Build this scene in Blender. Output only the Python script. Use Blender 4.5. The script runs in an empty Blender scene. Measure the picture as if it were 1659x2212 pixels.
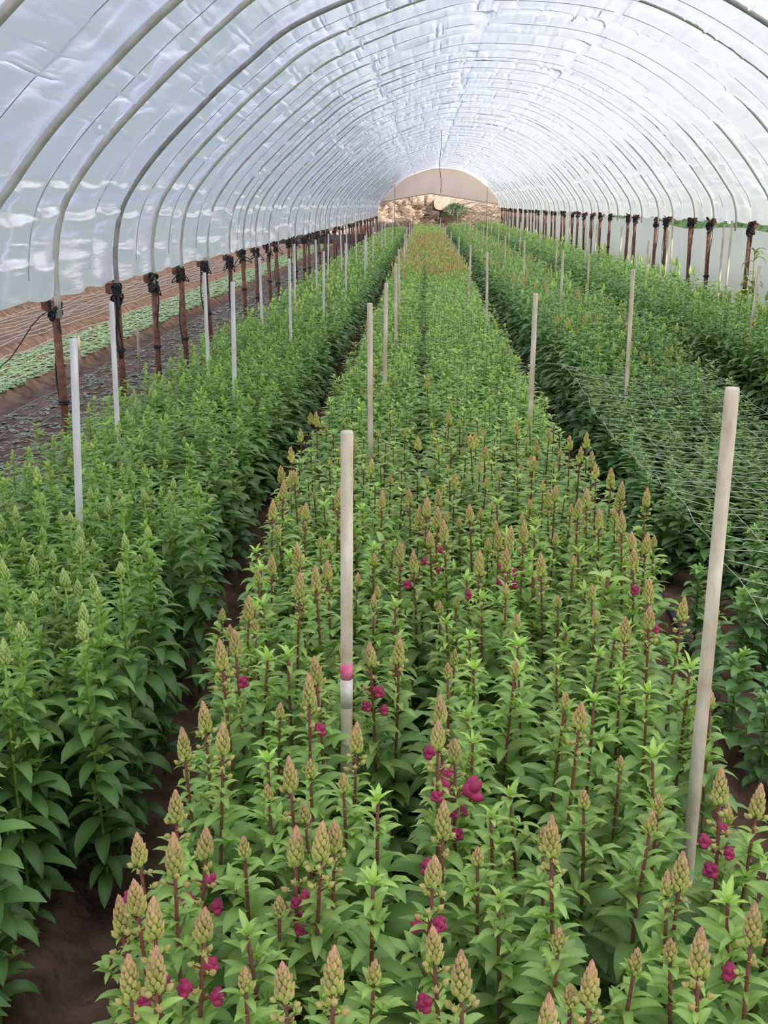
import bpy, math, random
import numpy as np
from mathutils import Vector, Matrix, noise as mnoise

PI = math.pi
SC = bpy.context.scene
COL = SC.collection
random.seed(7)
RNG = np.random.default_rng(11)

# ------------------------------------------------------------------ camera model
W, H = 1659, 2212
F = 2400.0
VPX, VPY = 920.0, 440.0
CAM_Z = 1.62
PITCH = math.atan((H / 2 - VPY) / F)
YAW = math.atan((VPX - W / 2) / math.hypot(F, H / 2 - VPY))
COSP, SINP = math.cos(PITCH), math.sin(PITCH)

def px_at_height(px, py, z):
    """world (X, Y) of the picture point px,py lying at height z"""
    Z = CAM_Z - z
    d = Z * F / (COSP * (py - VPY))
    return ((px - VPX) * d / F, (d - Z * SINP) / COSP)

def px_at_x(px, py, X):
    """world (Y, z) of a picture point lying in the lengthwise plane X"""
    d = X * F / (px - VPX)
    Z = (py - VPY) * COSP * d / F
    return ((d - Z * SINP) / COSP, CAM_Z - Z)

def to_px(X, Y, z):
    Z = CAM_Z - z
    d = Y * COSP + Z * SINP
    if d < 0.05:
        return (1e9, 1e9, d)
    return (VPX + X * F / d, VPY + Z * F / (COSP * d), d)

# ------------------------------------------------------------------ mesh helpers
class G:
    """collects vertices, quads, tris and a pigment colour per vertex"""
    def __init__(s):
        s.v = []; s.q = []; s.t = []; s.c = []; s.n = 0
    def add(s, v, q=None, t=None, c=(1, 1, 1)):
        v = np.asarray(v, float).reshape(-1, 3)
        if q is not None and len(q): s.q.append(np.asarray(q, int).reshape(-1, 4) + s.n)
        if t is not None and len(t): s.t.append(np.asarray(t, int).reshape(-1, 3) + s.n)
        c = np.asarray(c, float)
        if c.ndim == 1: c = np.tile(c, (len(v), 1))
        s.v.append(v); s.c.append(c); s.n += len(v)
        return s
    def arrays(s):
        V = np.concatenate(s.v) if s.v else np.zeros((0, 3))
        C = np.concatenate(s.c) if s.c else np.zeros((0, 3))
        Q = np.concatenate(s.q) if s.q else np.zeros((0, 4), int)
        T = np.concatenate(s.t) if s.t else np.zeros((0, 3), int)
        return V, Q, T, C
    def mesh(s, name, mat, smooth=True):
        return mk_mesh(name, *s.arrays(), mat, smooth)

def mk_mesh(name, V, Q, T, C, mat, smooth=True):
    me = bpy.data.meshes.new(name)
    nq, nt = len(Q), len(T)
    me.vertices.add(len(V)); me.vertices.foreach_set('co', np.ascontiguousarray(V, np.float32).ravel())
    me.loops.add(nq * 4 + nt * 3)
    me.loops.foreach_set('vertex_index', np.concatenate([Q.ravel(), T.ravel()]).astype(np.int32))
    me.polygons.add(nq + nt)
    st = np.concatenate([np.arange(nq) * 4, nq * 4 + np.arange(nt) * 3]).astype(np.int32)
    me.polygons.foreach_set('loop_start', st)
    me.polygons.foreach_set('use_smooth', np.full(nq + nt, smooth, bool))
    a = me.color_attributes.new('pigment', 'FLOAT_COLOR', 'POINT')
    a.data.foreach_set('color', np.concatenate([C, np.ones((len(C), 1))], 1).astype(np.float32).ravel())
    me.materials.append(mat)
    me.update(calc_edges=True); me.validate()
    return me

def tube(pts, rad, sides=8, cap=True):
    pts = np.asarray(pts, float); n = len(pts)
    rad = np.full(n, rad) if np.isscalar(rad) else np.asarray(rad, float)
    tan = np.gradient(pts, axis=0)
    tan /= np.linalg.norm(tan, axis=1)[:, None] + 1e-12
    ref = np.array([0, 0, 1.0]) if abs(tan[0][2]) < .9 else np.array([1.0, 0, 0])
    V = np.zeros((n, sides, 3)); a = np.arange(sides) / sides * 2 * PI
    u = np.cross(tan[0], ref); u /= np.linalg.norm(u)
    for i in range(n):
        u = u - tan[i] * u.dot(tan[i]); u /= np.linalg.norm(u) + 1e-12
        w = np.cross(tan[i], u)
        V[i] = pts[i] + rad[i] * (np.cos(a)[:, None] * u + np.sin(a)[:, None] * w)
    V = V.reshape(-1, 3); Q = []
    for i in range(n - 1):
        for k in range(sides):
            k2 = (k + 1) % sides
            Q.append((i * sides + k, i * sides + k2, (i + 1) * sides + k2, (i + 1) * sides + k))
    T = []
    if cap:
        V = np.vstack([V, pts[0], pts[-1]]); b = n * sides
        for k in range(sides):
            k2 = (k + 1) % sides
            T.append((b, k2, k)); T.append((b + 1, (n - 1) * sides + k, (n - 1) * sides + k2))
    return V, Q, T

def box(x0, x1, y0, y1, z0, z1):
    V = [(x, y, z) for z in (z0, z1) for y in (y0, y1) for x in (x0, x1)]
    Q = [(0, 2, 3, 1), (4, 5, 7, 6), (0, 1, 5, 4), (2, 6, 7, 3), (0, 4, 6, 2), (1, 3, 7, 5)]
    return V, Q

def ovoid(center, axis, length, width, rings=4, sides=6, sharp=1.0):
    axis = np.asarray(axis, float); axis /= np.linalg.norm(axis)
    ref = np.array([0, 0, 1.0]) if abs(axis[2]) < .9 else np.array([1.0, 0, 0])
    u = np.cross(axis, ref); u /= np.linalg.norm(u); w = np.cross(axis, u)
    a = np.arange(sides) / sides * 2 * PI
    V = [np.zeros(3)]; S = [0.0]
    for r in range(1, rings):
        s = r / rings
        rad = math.sin(PI * s ** sharp) * width / 2
        for k in range(sides):
            V.append(axis * s * length + rad * (math.cos(a[k]) * u + math.sin(a[k]) * w)); S.append(s)
    V.append(axis * length); S.append(1.0)
    V = np.array(V) + np.asarray(center); Q = []; T = []
    for k in range(sides):
        k2 = (k + 1) % sides
        T.append((0, 1 + k2, 1 + k))
        for r in range(rings - 2):
            Q.append((1 + r * sides + k, 1 + r * sides + k2, 1 + (r + 1) * sides + k2, 1 + (r + 1) * sides + k))
        T.append((len(V) - 1, 1 + (rings - 2) * sides + k, 1 + (rings - 2) * sides + k2))
    return V, Q, T, np.array(S)

# ------------------------------------------------------------------ object helpers
def link(name, me, parent=None, loc=None):
    o = bpy.data.objects.new(name, me); COL.objects.link(o)
    if parent: o.parent = parent
    if loc is not None: o.location = loc
    return o

def tag(o, label=None, cat=None, group=None, kind=None):
    if label: o['label'] = label
    if cat: o['category'] = cat
    if group: o['group'] = group
    if kind: o['kind'] = kind
    return o

def empty(name, loc, rz=0):
    o = bpy.data.objects.new(name, None); COL.objects.link(o)
    o.empty_display_size = .05
    o.location = loc; o.rotation_euler.z = rz
    return o

ORD = ('zeroth first second third fourth fifth sixth seventh eighth ninth tenth eleventh twelfth thirteenth fourteenth fifteenth '
       'sixteenth seventeenth eighteenth nineteenth').split()
TENS = {2: 'twenty', 3: 'thirty', 4: 'forty', 5: 'fifty'}
def ordinal(n):
    if n < 20: return ORD[n]
    t, u = divmod(n, 10)
    return (TENS[t][:-1] + 'ieth') if u == 0 else TENS[t] + '-' + ORD[u]

# ------------------------------------------------------------------ materials
def new_mat(name):
    m = bpy.data.materials.new(name); m.use_nodes = True
    nt = m.node_tree; nt.nodes.clear()
    out = nt.nodes.new('ShaderNodeOutputMaterial')
    return m, nt, out

def N(nt, typ, **kw):
    n = nt.nodes.new(typ)
    for k, v in kw.items():
        if k in n.inputs: n.inputs[k].default_value = v
        else: setattr(n, k, v)
    return n

def plant_mat(name, rough=.5, spec=.35, transl=.25, vary=.25, bump=0.0):
    """pigment attribute x a slow noise per plant, with some light passing through the leaf"""
    m, nt, out = new_mat(name)
    at = N(nt, 'ShaderNodeAttribute', attribute_name='pigment')
    oi = N(nt, 'ShaderNodeObjectInfo')
    hs = N(nt, 'ShaderNodeHueSaturation')
    mr = N(nt, 'ShaderNodeMapRange'); mr.inputs[3].default_value = 1 - vary; mr.inputs[4].default_value = 1 + vary
    nt.links.new(oi.outputs['Random'], mr.inputs[0])
    nt.links.new(mr.outputs[0], hs.inputs['Value'])
    nt.links.new(at.outputs['Color'], hs.inputs['Color'])
    p = N(nt, 'ShaderNodeBsdfPrincipled', Roughness=rough)
    p.inputs['Specular IOR Level'].default_value = spec
    nt.links.new(hs.outputs[0], p.inputs['Base Color'])
    if transl:
        tr = N(nt, 'ShaderNodeBsdfTranslucent')
        mul = N(nt, 'ShaderNodeMix', data_type='RGBA', blend_type='MULTIPLY'); mul.inputs[0].default_value = 1
        mul.inputs[7].default_value = (1.3, 1.4, .5, 1)
        nt.links.new(hs.outputs[0], mul.inputs[6]); nt.links.new(mul.outputs[2], tr.inputs[0])
        mx = N(nt, 'ShaderNodeMixShader'); mx.inputs[0].default_value = transl
        nt.links.new(p.outputs[0], mx.inputs[1]); nt.links.new(tr.outputs[0], mx.inputs[2])
        nt.links.new(mx.outputs[0], out.inputs[0])
    else:
        nt.links.new(p.outputs[0], out.inputs[0])
    return m

def noise_mat(name, c1, c2, scale=8, rough=.7, bump=.2, bscale=None, spec=.3, detail=6, metal=0, stretch=(1, 1, 1), coord='Object', dist=.02):
    m, nt, out = new_mat(name)
    tc = N(nt, 'ShaderNodeTexCoord'); mp = N(nt, 'ShaderNodeMapping'); mp.inputs['Scale'].default_value = stretch
    nt.links.new(tc.outputs[coord], mp.inputs[0])
    nz = N(nt, 'ShaderNodeTexNoise', Scale=scale, Detail=detail); nt.links.new(mp.outputs[0], nz.inputs['Vector'])
    rp = N(nt, 'ShaderNodeValToRGB')
    rp.color_ramp.elements[0].position = .35; rp.color_ramp.elements[1].position = .65
    rp.color_ramp.elements[0].color = (*c1, 1); rp.color_ramp.elements[1].color = (*c2, 1)
    nt.links.new(nz.outputs[0], rp.inputs[0])
    p = N(nt, 'ShaderNodeBsdfPrincipled', Roughness=rough, Metallic=metal)
    p.inputs['Specular IOR Level'].default_value = spec
    nt.links.new(rp.outputs[0], p.inputs['Base Color'])
    if bump:
        n2 = N(nt, 'ShaderNodeTexNoise', Scale=bscale or scale * 3, Detail=8); nt.links.new(mp.outputs[0], n2.inputs['Vector'])
        b = N(nt, 'ShaderNodeBump', Strength=bump, Distance=dist)
        nt.links.new(n2.outputs[0], b.inputs['Height']); nt.links.new(b.outputs[0], p.inputs['Normal'])
    nt.links.new(p.outputs[0], out.inputs[0])
    return m

def film_mat(name, col_t, col_d, mix=.55, gloss=.08, rough=.35, bump=.15, bscale=6, stretch=(1, 1, 1)):
    m, nt, out = new_mat(name)
    tr = N(nt, 'ShaderNodeBsdfTranslucent'); tr.inputs[0].default_value = (*col_t, 1)
    df = N(nt, 'ShaderNodeBsdfDiffuse'); df.inputs[0].default_value = (*col_d, 1)
    gl = N(nt, 'ShaderNodeBsdfGlossy', Roughness=rough); gl.inputs[0].default_value = (1, 1, 1, 1)
    m1 = N(nt, 'ShaderNodeMixShader'); m1.inputs[0].default_value = mix
    nt.links.new(df.outputs[0], m1.inputs[1]); nt.links.new(tr.outputs[0], m1.inputs[2])
    fr = N(nt, 'ShaderNodeFresnel', IOR=1.4)
    m2 = N(nt, 'ShaderNodeMixShader')
    mm = N(nt, 'ShaderNodeMath', operation='MULTIPLY'); mm.inputs[1].default_value = gloss * 10
    nt.links.new(fr.outputs[0], mm.inputs[0]); nt.links.new(mm.outputs[0], m2.inputs[0])
    nt.links.new(m1.outputs[0], m2.inputs[1]); nt.links.new(gl.outputs[0], m2.inputs[2])
    nt.links.new(m2.outputs[0], out.inputs[0])
    if bump:
        tc = N(nt, 'ShaderNodeTexCoord'); mp = N(nt, 'ShaderNodeMapping'); mp.inputs['Scale'].default_value = stretch
        nt.links.new(tc.outputs['Object'], mp.inputs[0])
        nz = N(nt, 'ShaderNodeTexNoise', Scale=bscale, Detail=4); nt.links.new(mp.outputs[0], nz.inputs['Vector'])
        b = N(nt, 'ShaderNodeBump', Strength=bump, Distance=.03); nt.links.new(nz.outputs[0], b.inputs['Height'])
        for s in (tr, df, gl): nt.links.new(b.outputs[0], s.inputs['Normal'])
    return m

M_LEAF = plant_mat('leaf', .42, .42, .28, .12)
M_STEM = plant_mat('stem_skin', .5, .3, 0, .1)
M_BUD = plant_mat('bud_skin', .6, .25, .12, .08)
M_PETAL = plant_mat('petal', .45, .35, .12, .1)
M_FILM = film_mat('cover_film', (.92, .905, .93), (.70, .69, .72), .72, .05, .26, .5, 10, (1, .13, 1))
M_CURTAIN = film_mat('beige_cloth', (.88, .72, .58), (.70, .58, .47), .55, .02, .6, .15, 3)
M_SIDE = film_mat('side_film', (.80, .80, .78), (.66, .66, .63), .35, .04, .4, .3, 4)
M_SOIL = noise_mat('soil', (.085, .050, .031), (.19, .118, .072), 9, .95, .9, 30, .1, 8, dist=.03)
M_PIPE = noise_mat('galvanised_pipe', (.44, .42, .37), (.58, .56, .50), 12, .45, .05, spec=.5, metal=.25)
M_PIPE_OLD = noise_mat('old_pipe', (.26, .25, .23), (.38, .37, .34), 14, .55, .1, metal=.25)
M_RUST = noise_mat('rusty_pipe', (.11, .048, .030), (.23, .105, .064), 22, .75, .25, 60, .25)
M_STRAP = noise_mat('black_strap', (.012, .012, .013), (.035, .034, .035), 40, .6, .4, 90)
M_ROPE = noise_mat('grey_rope', (.25, .26, .28), (.36, .37, .38), 60, .8, .1)
M_WOOD = noise_mat('pale_wood', (.46, .375, .235), (.74, .67, .50), 26, .5, .12, 90, .35, stretch=(1, 1, .35))
M_WHITE = noise_mat('grey_white_pipe', (.60, .59, .56), (.76, .75, .72), 30, .42, .06, 90, .45, stretch=(1, 1, .3))
M_TWINE = noise_mat('twine', (.42, .45, .32), (.58, .60, .46), 40, .8, 0)
M_NET = noise_mat('field_net', (.26, .225, .19), (.38, .34, .30), 30, .8, 0)
M_HOSE = noise_mat('black_hose', (.02, .021, .023), (.045, .047, .05), 20, .5, .1)
M_ROCK = noise_mat('tan_rock', (.36, .25, .15), (.62, .47, .32), 3.5, .9, .8, 9, .15)
M_BARK = noise_mat('bark', (.07, .045, .03), (.18, .12, .08), 8, .9, .9, 20)
M_CUT = noise_mat('cut_wood', (.66, .50, .36), (.80, .66, .50), 6, .8, .2)
M_TWIG = noise_mat('dry_twig', (.22, .15, .09), (.45, .34, .24), 8, .9, .2)
M_BANK = noise_mat('green_bank', (.10, .18, .05), (.26, .36, .12), 9, .9, 1, 14, .1)
M_PINK = noise_mat('pink_tape', (.75, .12, .25), (.85, .25, .38), 60, .5, 0)
M_STICK = noise_mat('cream_sticker', (.62, .55, .42), (.78, .73, .62), 70, .6, 0)
M_BLUE = noise_mat('blue_twine', (.02, .025, .12), (.04, .05, .22), 60, .6, 0)

# ------------------------------------------------------------------ plants
YAX = np.array([0, 0, 1.0])
def leaf(g, base, az, L, wid, e0, bend, col, mid=1.25, n=6, fold=.35, roll=0.0):
    """one lance-shaped leaf, folded along its midrib and arching over"""
    s = np.linspace(0, 1, n)
    ang = e0 - bend * s ** 1.2
    ds = L / (n - 1)
    r = np.concatenate([[0], np.cumsum(np.cos((ang[1:] + ang[:-1]) / 2) * ds)])
    z = np.concatenate([[0], np.cumsum(np.sin((ang[1:] + ang[:-1]) / 2) * ds)])
    w = wid * np.sin(PI * np.clip(s * .93 + .04, 0, 1) ** .8) ** .85
    w[-1] = wid * .03
    ca, sa = math.cos(az), math.sin(az)
    d = np.array([ca, sa, 0]); lat = np.array([-sa, ca, 0])
    midp = base + r[:, None] * d + z[:, None] * YAX
    nrm = -np.sin(ang)[:, None] * d + np.cos(ang)[:, None] * YAX
    cr, sr = math.cos(roll), math.sin(roll)
    l2 = lat * cr + nrm * sr; n2 = nrm * cr - lat * sr
    hw = (w / 2)[:, None]
    Lp = midp + l2 * hw * math.cos(fold) + n2 * hw * math.sin(fold)
    Rp = midp - l2 * hw * math.cos(fold) + n2 * hw * math.sin(fold)
    V = np.stack([Lp, midp, Rp], 1).reshape(-1, 3)
    i = np.arange(n - 1) * 3
    Q = np.concatenate([np.stack([i + 1, i + 4, i + 3, i], 1), np.stack([i + 2, i + 5, i + 4, i + 1], 1)])
    C = np.tile(np.asarray(col, float), (n * 3, 1)); C[1::3] *= mid
    g.add(V, Q, None, C)

def leaf_lo(g, base, az, L, wid, e0, bend, col, seg=2):
    s = np.linspace(0, 1, seg + 1)
    ang = e0 - bend * s
    ds = L / seg
    r = np.concatenate([[0], np.cumsum(np.cos((ang[1:] + ang[:-1]) / 2) * ds)])
    z = np.concatenate([[0], np.cumsum(np.sin((ang[1:] + ang[:-1]) / 2) * ds)])
    d = np.array([math.cos(az), math.sin(az), 0]); lat = np.array([-d[1], d[0], 0])
    midp = base + r[:, None] * d + z[:, None] * YAX
    w = np.array([.25, 1.0, .12])[:, None] * wid / 2 if seg == 2 else np.array([.2, .95, .8, .06])[:, None] * wid / 2
    V = np.stack([midp - lat * w, midp + lat * w], 1).reshape(-1, 3)
    i = np.arange(seg) * 2
    g.add(V, np.stack([i, i + 2, i + 3, i + 1], 1), None, col)

PAL = {   # leaf dark, leaf young, stem low, stem high, bud base, bud tip
    'pink':  ((.185, .315, .082), (.335, .480, .110), (.165, .120, .050), (.200, .062, .045), (.45, .56, .11), (.66, .29, .21)),
    'mid':   ((.185, .320, .080), (.335, .490, .110), (.150, .22, .05), (.20, .30, .06), (.42, .55, .14), (.50, .60, .20)),
    'green': ((.130, .250, .062), (.295, .450, .090), (.17, .30, .04), (.27, .42, .06), (.38, .52, .12), (.50, .62, .22)),
    'dark':  ((.118, .235, .068), (.240, .390, .095), (.12, .21, .04), (.20, .33, .06), (.37, .50, .12), (.46, .56, .20)),
}
def lerp(a, b, t): return np.asarray(a) * (1 - t) + np.asarray(b) * t

def plant(seed, pal, h, top, lod=0, buds=0, flowers=0, open_=0, young=False, lean=None):
    """h: height of the tip. top: 'spike', 'bud', 'leafy', 'cut'. Returns dict of G per part and flower placements."""
    R = random.Random(seed)
    ld, ly, s0, s1, b0, b1 = PAL[pal]
    ld = np.array(ld) * R.uniform(.88, 1.12); ly = np.array(ly) * R.uniform(.9, 1.1)
    P = {'stem': G(), 'foliage': G(), 'bud_spike': G()}
    fl = []
    head = {'spike': .060, 'bud': .042, 'leafy': .0, 'cut': 0}[top] * R.uniform(.85, 1.2)
    loose = {'spike': (.0062 if not flowers else .0115) * buds, 'bud': 0, 'leafy': 0, 'cut': 0}[top]
    ft = h - head - loose           # top of the leafy part
    bx, by = (R.uniform(-.03, .03), R.uniform(-.03, .03)) if lean is None else lean
    ph = R.uniform(0, 6)
    def ax(z):
        t = z / max(h, .01)
        return np.array([bx * t * t + .004 * math.sin(5 * t + ph), by * t * t + .004 * math.cos(4 * t + ph), z])
    ns = 9 if lod == 0 else 3
    zs = np.linspace(-.01, h - head * .6, ns)
    if lod < 2:
        rad = np.linspace(.0046, .0026, ns) if top != 'cut' else np.linspace(.0055, .0048, ns)
        v, q, t = tube([ax(z) for z in zs], rad, 7 if lod == 0 else 3, cap=(lod == 0))
        cc = np.array([lerp(s0, s1, min(1, max(0, (p[2] / h - .25) * 1.6))) for p in v])
        if top == 'cut': cc[-1] = (.62, .52, .33)
        P['stem'].add(v, q, t, cc)
    # leaves
    fg = P['foliage']
    gap = {0: .026, 1: .030, 2: .055}[lod]
    z = .05 if lod == 0 else (.10 if lod == 1 else .22)
    az = R.uniform(0, 6.28)
    hs = h * (1.0 if top != 'cut' else .97)
    while z < ft + .004:
        r = z / max(ft, .01)
        big = (.068 + .042 * math.sin(PI * min(1, r * .95 + .12))) if not young else .085
        shrink = 1 - .52 * max(0, (r - .68) / .32) ** 1.3
        if top == 'cut': shrink = .9
        k = 2 if R.random() < .45 else 3
        if lod == 2: k = 3
        for j in range(k):
            a = az + j * 2 * PI / k + R.uniform(-.35, .35)
            L = big * shrink * R.uniform(.8, 1.2)
            wd = L * R.uniform(.31, .41) * (1.5 if young else 1)
            e0 = math.radians(R.uniform(25, 55) if r > .55 else R.uniform(5, 40))
            bend = math.radians(R.uniform(50, 105)) * (1 if r < .85 else .8)
            t = min(1, max(0, (r - .5) * 2)) ** 1.6
            col = lerp(ld, ly, t * R.uniform(.6, 1)) * R.uniform(.86, 1.14)
            b = ax(z)
            if lod == 0: leaf(fg, b, a, L, wd, e0, bend, col, roll=R.uniform(-.3, .3))
            elif lod == 1: leaf_lo(fg, b, a, L * 1.15, wd * 1.35, e0, bend, col, 3)
            else: leaf_lo(fg, b, a, L * 1.35, wd * 1.6, e0, bend, col, 2)
        # short side shoot out of the leaf axil
        if R.random() < (.62 if lod == 0 else (.4 if lod == 1 else .0)) and .15 < r < .93:
            a = az + R.uniform(0, 6.28); sl = R.uniform(.018, .06) * (1.2 - r * .6)
            tip = ax(z) + np.array([math.cos(a) * sl, math.sin(a) * sl, sl * R.uniform(.5, 1.1)])
            if lod == 0:
                v, q, t_ = tube([ax(z), (ax(z) + tip) / 2 + [0, 0, -.003], tip], [.0022, .0018, .0015], 5)
                P['stem'].add(v, q, t_, lerp(s0, (.12, .2, .04), .6))
            for j in range(R.randint(4, 7) if lod == 0 else 3):
                aa = j * 1.9 + R.uniform(-.4, .4)
                L = R.uniform(.022, .046); wd = L * R.uniform(.3, .42)
                col = lerp(ld, ly, R.uniform(.45, 1)) * R.uniform(.95, 1.1)
                bb = lerp(ax(z), tip, .6 + .4 * j / 7)
                if lod == 0: leaf(fg, bb, aa, L, wd, math.radians(R.uniform(25, 65)), math.radians(R.uniform(30, 80)), col, n=4)
                else: leaf_lo(fg, bb, aa, L * 1.2, wd * 1.2, math.radians(40), math.radians(60), col, 2)
        az += PI / 2 + R.uniform(-.3, .5)
        z += gap * R.uniform(.8, 1.2) * (1 if r < .8 else .75)
    if top in ('leafy', 'bud') and lod < 2:      # rosette of young leaves at the tip
        for j in range(9 if lod == 0 else 5):
            a = j * 2.4 + az; L = R.uniform(.018, .036) * (1 if top == 'leafy' else .8)
            col = lerp(ld, ly, 1) * R.uniform(1.0, 1.25)
            bb = ax(ft - .004 + .001 * j)
            e = math.radians(30 + j * 5)
            if lod == 0: leaf(fg, bb, a, L, L * .34, e, math.radians(R.uniform(10, 60)), col, n=4)
            else: leaf_lo(fg, bb, a, L, L * .4, e, .5, col, 2)
    # bud spike
    bg = P['bud_spike']
    if top in ('spike', 'bud'):
        if lod == 2:
            v, q, t, s = ovoid(ax(h - head * 1.3), (0, 0, 1), head * 1.45, .031, 4, 4, .7)
            bg.add(v, q, t, np.array([lerp(b0, b1, x) for x in s]))
        else:
            nb = {0: 40, 1: 12}[lod]
            if top == 'bud': nb = int(nb * .65)
            wmax = .0094 if top == 'spike' else .0078
            core = lerp(b0, b1, .4)
            v, q, t, s = ovoid(ax(h - head), (0, 0, 1), head * .96, wmax * 1.35, 6 if lod == 0 else 4, 8 if lod == 0 else 4, .75)
            bg.add(v, q, t, np.array([lerp(b0, b1, x * .9) for x in s]))
            for j in range(nb):
                t_ = (j + .3) / nb
                rr = wmax * math.sin(PI * min(.97, (t_ * .80 + .20)) ** 1.0) * .62
                a = j * 2.39996
                sz = (.0205 if top == 'spike' else .0150) * (1 - .45 * t_) * (1 if lod == 0 else 1.25)
                pos = ax(h - head + head * .84 * t_) + np.array([math.cos(a) * rr, math.sin(a) * rr, 0])
                out = .50 * (1 - t_) + .06
                v, q, tt, s = ovoid(pos, (math.cos(a) * out, math.sin(a) * out, 1), sz, sz * (.46 if lod == 0 else .6), 5 if lod == 0 else 3, 6 if lod == 0 else 4, .72)
                cc = np.array([lerp(b0, b1, min(1, max(0, -.10 + .60 * t_ + 1.5 * (x - .48)))) for x in s]) * R.uniform(.8, 1.15)
                bg.add(v, q, tt, cc)
            if lod == 0 or pal == 'pink':
                for j in range(buds if lod == 0 else buds // 2):   # looser, larger buds below the head
                    t_ = (j + .5) / max(buds, 1)
                    a = j * 2.39996 + 1; zz = h - head * .93 - loose * t_
                    b_ = ax(zz); rr = .010 + .003 * t_
                    pos = b_ + np.array([math.cos(a) * rr, math.sin(a) * rr, .004])
                    sz = R.uniform(.011, .0145)
                    c0 = lerp(b0, (.40, .38, .10), .5); c1 = lerp(lerp(b0, b1, .5), (.45, .12, .12), R.uniform(0, 1) * t_ * (1 if flowers else .45))
                    if lod == 0:
                        v, q, tt = tube([b_ - [0, 0, .004], pos], .0013, 4); bg.add(v, q, tt, s1)
                        for kx in range(4):   # small calyx scales
                            leaf(bg, pos - [0, 0, .002], a + kx * PI / 2, .009, .004, .9, .5, b0, n=3)
                    v, q, tt, s = ovoid(pos, (math.cos(a) * .8, math.sin(a) * .8, .55), sz, sz * .72, 5 if lod == 0 else 3, 7 if lod == 0 else 4, .8)
                    bg.add(v, q, tt, np.array([lerp(c0, c1, x) for x in s]))
                    # narrow bract
                    if lod == 0 and R.random() < .6:
                        leaf(fg, b_, a + .2, R.uniform(.014, .026), .007, .3, 1.2, ly, n=4)
        z0 = h - head - loose * .55
        for j in range(flowers):
            a = R.uniform(0, 6.28) if flowers < 3 else j * 2.2 + R.uniform(-.4, .4)
            zz = z0 - loose * .6 * (j + .6) / max(flowers, 1) - .004 * j
            sz = R.uniform(.8, 1.1) if j >= open_ else 1.75
            if j >= open_ and j > flowers - 2: sz *= 1.15
            fl.append((tuple(ax(zz) + np.array([math.cos(a), math.sin(a), 0]) * .008), a, sz))
    return P, fl

def flower_mesh(open_=False):
    gc = G()
    """closed magenta snapdragon blossom lying along +X: tube, two lips, green calyx"""
    g = G(); R = random.Random(5 + open_)
    v, q, t = tube([(-.008, 0, -.004), (-.003, 0, -.002), (.001, 0, 0)], [.0012, .0014, .0018], 6); gc.add(v, q, t, (.16, .10, .03))
    for k in range(5):
        a = k * 2 * PI / 5
        b = np.array([0, 0, 0.0]); gg = G(); leaf(gg, b, 0, .009, .005, .55, .5, (.26, .30, .07), n=4)
        vv, qq, tt, cc = gg.arrays(); ca, sa = math.cos(a), math.sin(a)
        vv = np.stack([vv[:, 0], vv[:, 1] * ca - vv[:, 2] * sa, vv[:, 1] * sa + vv[:, 2] * ca], 1); gc.add(vv, qq, tt, cc)
    dk, br = np.array((.18, .012, .048)), np.array((.54, .045, .135))
    v, q, t, s = ovoid((.001, 0, 0), (1, 0, .12), .018, .0125, 7, 9, .9)
    g.add(v, q, t, np.array([lerp(br, dk, abs(x - .4) * 1.2) for x in s]))
    for sgn in (-1, 1):                          # upper lip lobes
        v, q, t, s = ovoid((.006, sgn * .0018, .001), (.85, sgn * .22, .55), .0115 if not open_ else .016, .0092, 6, 9, 1)
        g.add(v, q, t, np.array([lerp(br, dk, x * .7) for x in s]))
    for k in (-1, 0, 1):                         # lower lip lobes
        v, q, t, s = ovoid((.006, k * .002, -.0005), (.9, k * .32, -.42), .0115 if not open_ else .015, .0088, 6, 9, 1)
        g.add(v, q, t, np.array([lerp(br * 1.1, dk, x * .6) for x in s]))
    return g.mesh('flower', M_PETAL), gc.mesh('calyx', M_BUD)

FLOWER = flower_mesh(False); FLOWER_OPEN = flower_mesh(True)

class Variant:
    def __init__(s, seed, pal, h, top, **kw):
        P, s.fl = plant(seed, pal, h, top, 0, **kw)
        s.h = h; s.top = top; s.pal = pal; s.open_ = kw.get('open_', 0)
        s.stem = P['stem'].mesh('stem', M_STEM)
        s.fol = P['foliage'].mesh('foliage', M_LEAF)
        s.bud = P['bud_spike'].mesh('bud_spike', M_BUD) if P['bud_spike'].n else None

VAR = {
    'pink_spike': [Variant(100 + i, 'pink', .72, 'spike', buds=(7, 5, 8, 6, 4, 9)[i]) for i in range(6)],
    'pink_1': [Variant(120 + i, 'pink', .72, 'spike', buds=5, flowers=1) for i in range(2)],
    'pink_2': [Variant(130 + i, 'pink', .72, 'spike', buds=6, flowers=2) for i in range(2)],
    'pink_4': [Variant(140 + i, 'pink', .72, 'spike', buds=7, flowers=4 + i) for i in range(2)],
    'pink_open': [Variant(150, 'pink', .74, 'spike', buds=9, flowers=6, open_=2)],
    'pink_bud': [Variant(160 + i, 'pink', .66, 'bud') for i in range(4)],
    'pink_leafy': [Variant(170 + i, 'pink', .58, 'leafy') for i in range(4)],
    'pink_cut': [Variant(180 + i, 'pink', .52, 'cut') for i in range(2)],
    'green_spike': [Variant(200 + i, 'green', .72, 'spike', buds=(2, 3, 4, 2)[i]) for i in range(4)],
    'green_bud': [Variant(210 + i, 'green', .68, 'bud') for i in range(5)],
    'green_leafy': [Variant(220 + i, 'green', .62, 'leafy') for i in range(4)],
    'dark_leafy': [Variant(230 + i, 'dark', .46, 'leafy') for i in range(4)],
    'young': [Variant(240 + i, 'dark', .34, 'leafy', young=True) for i in range(3)],
}

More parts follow.
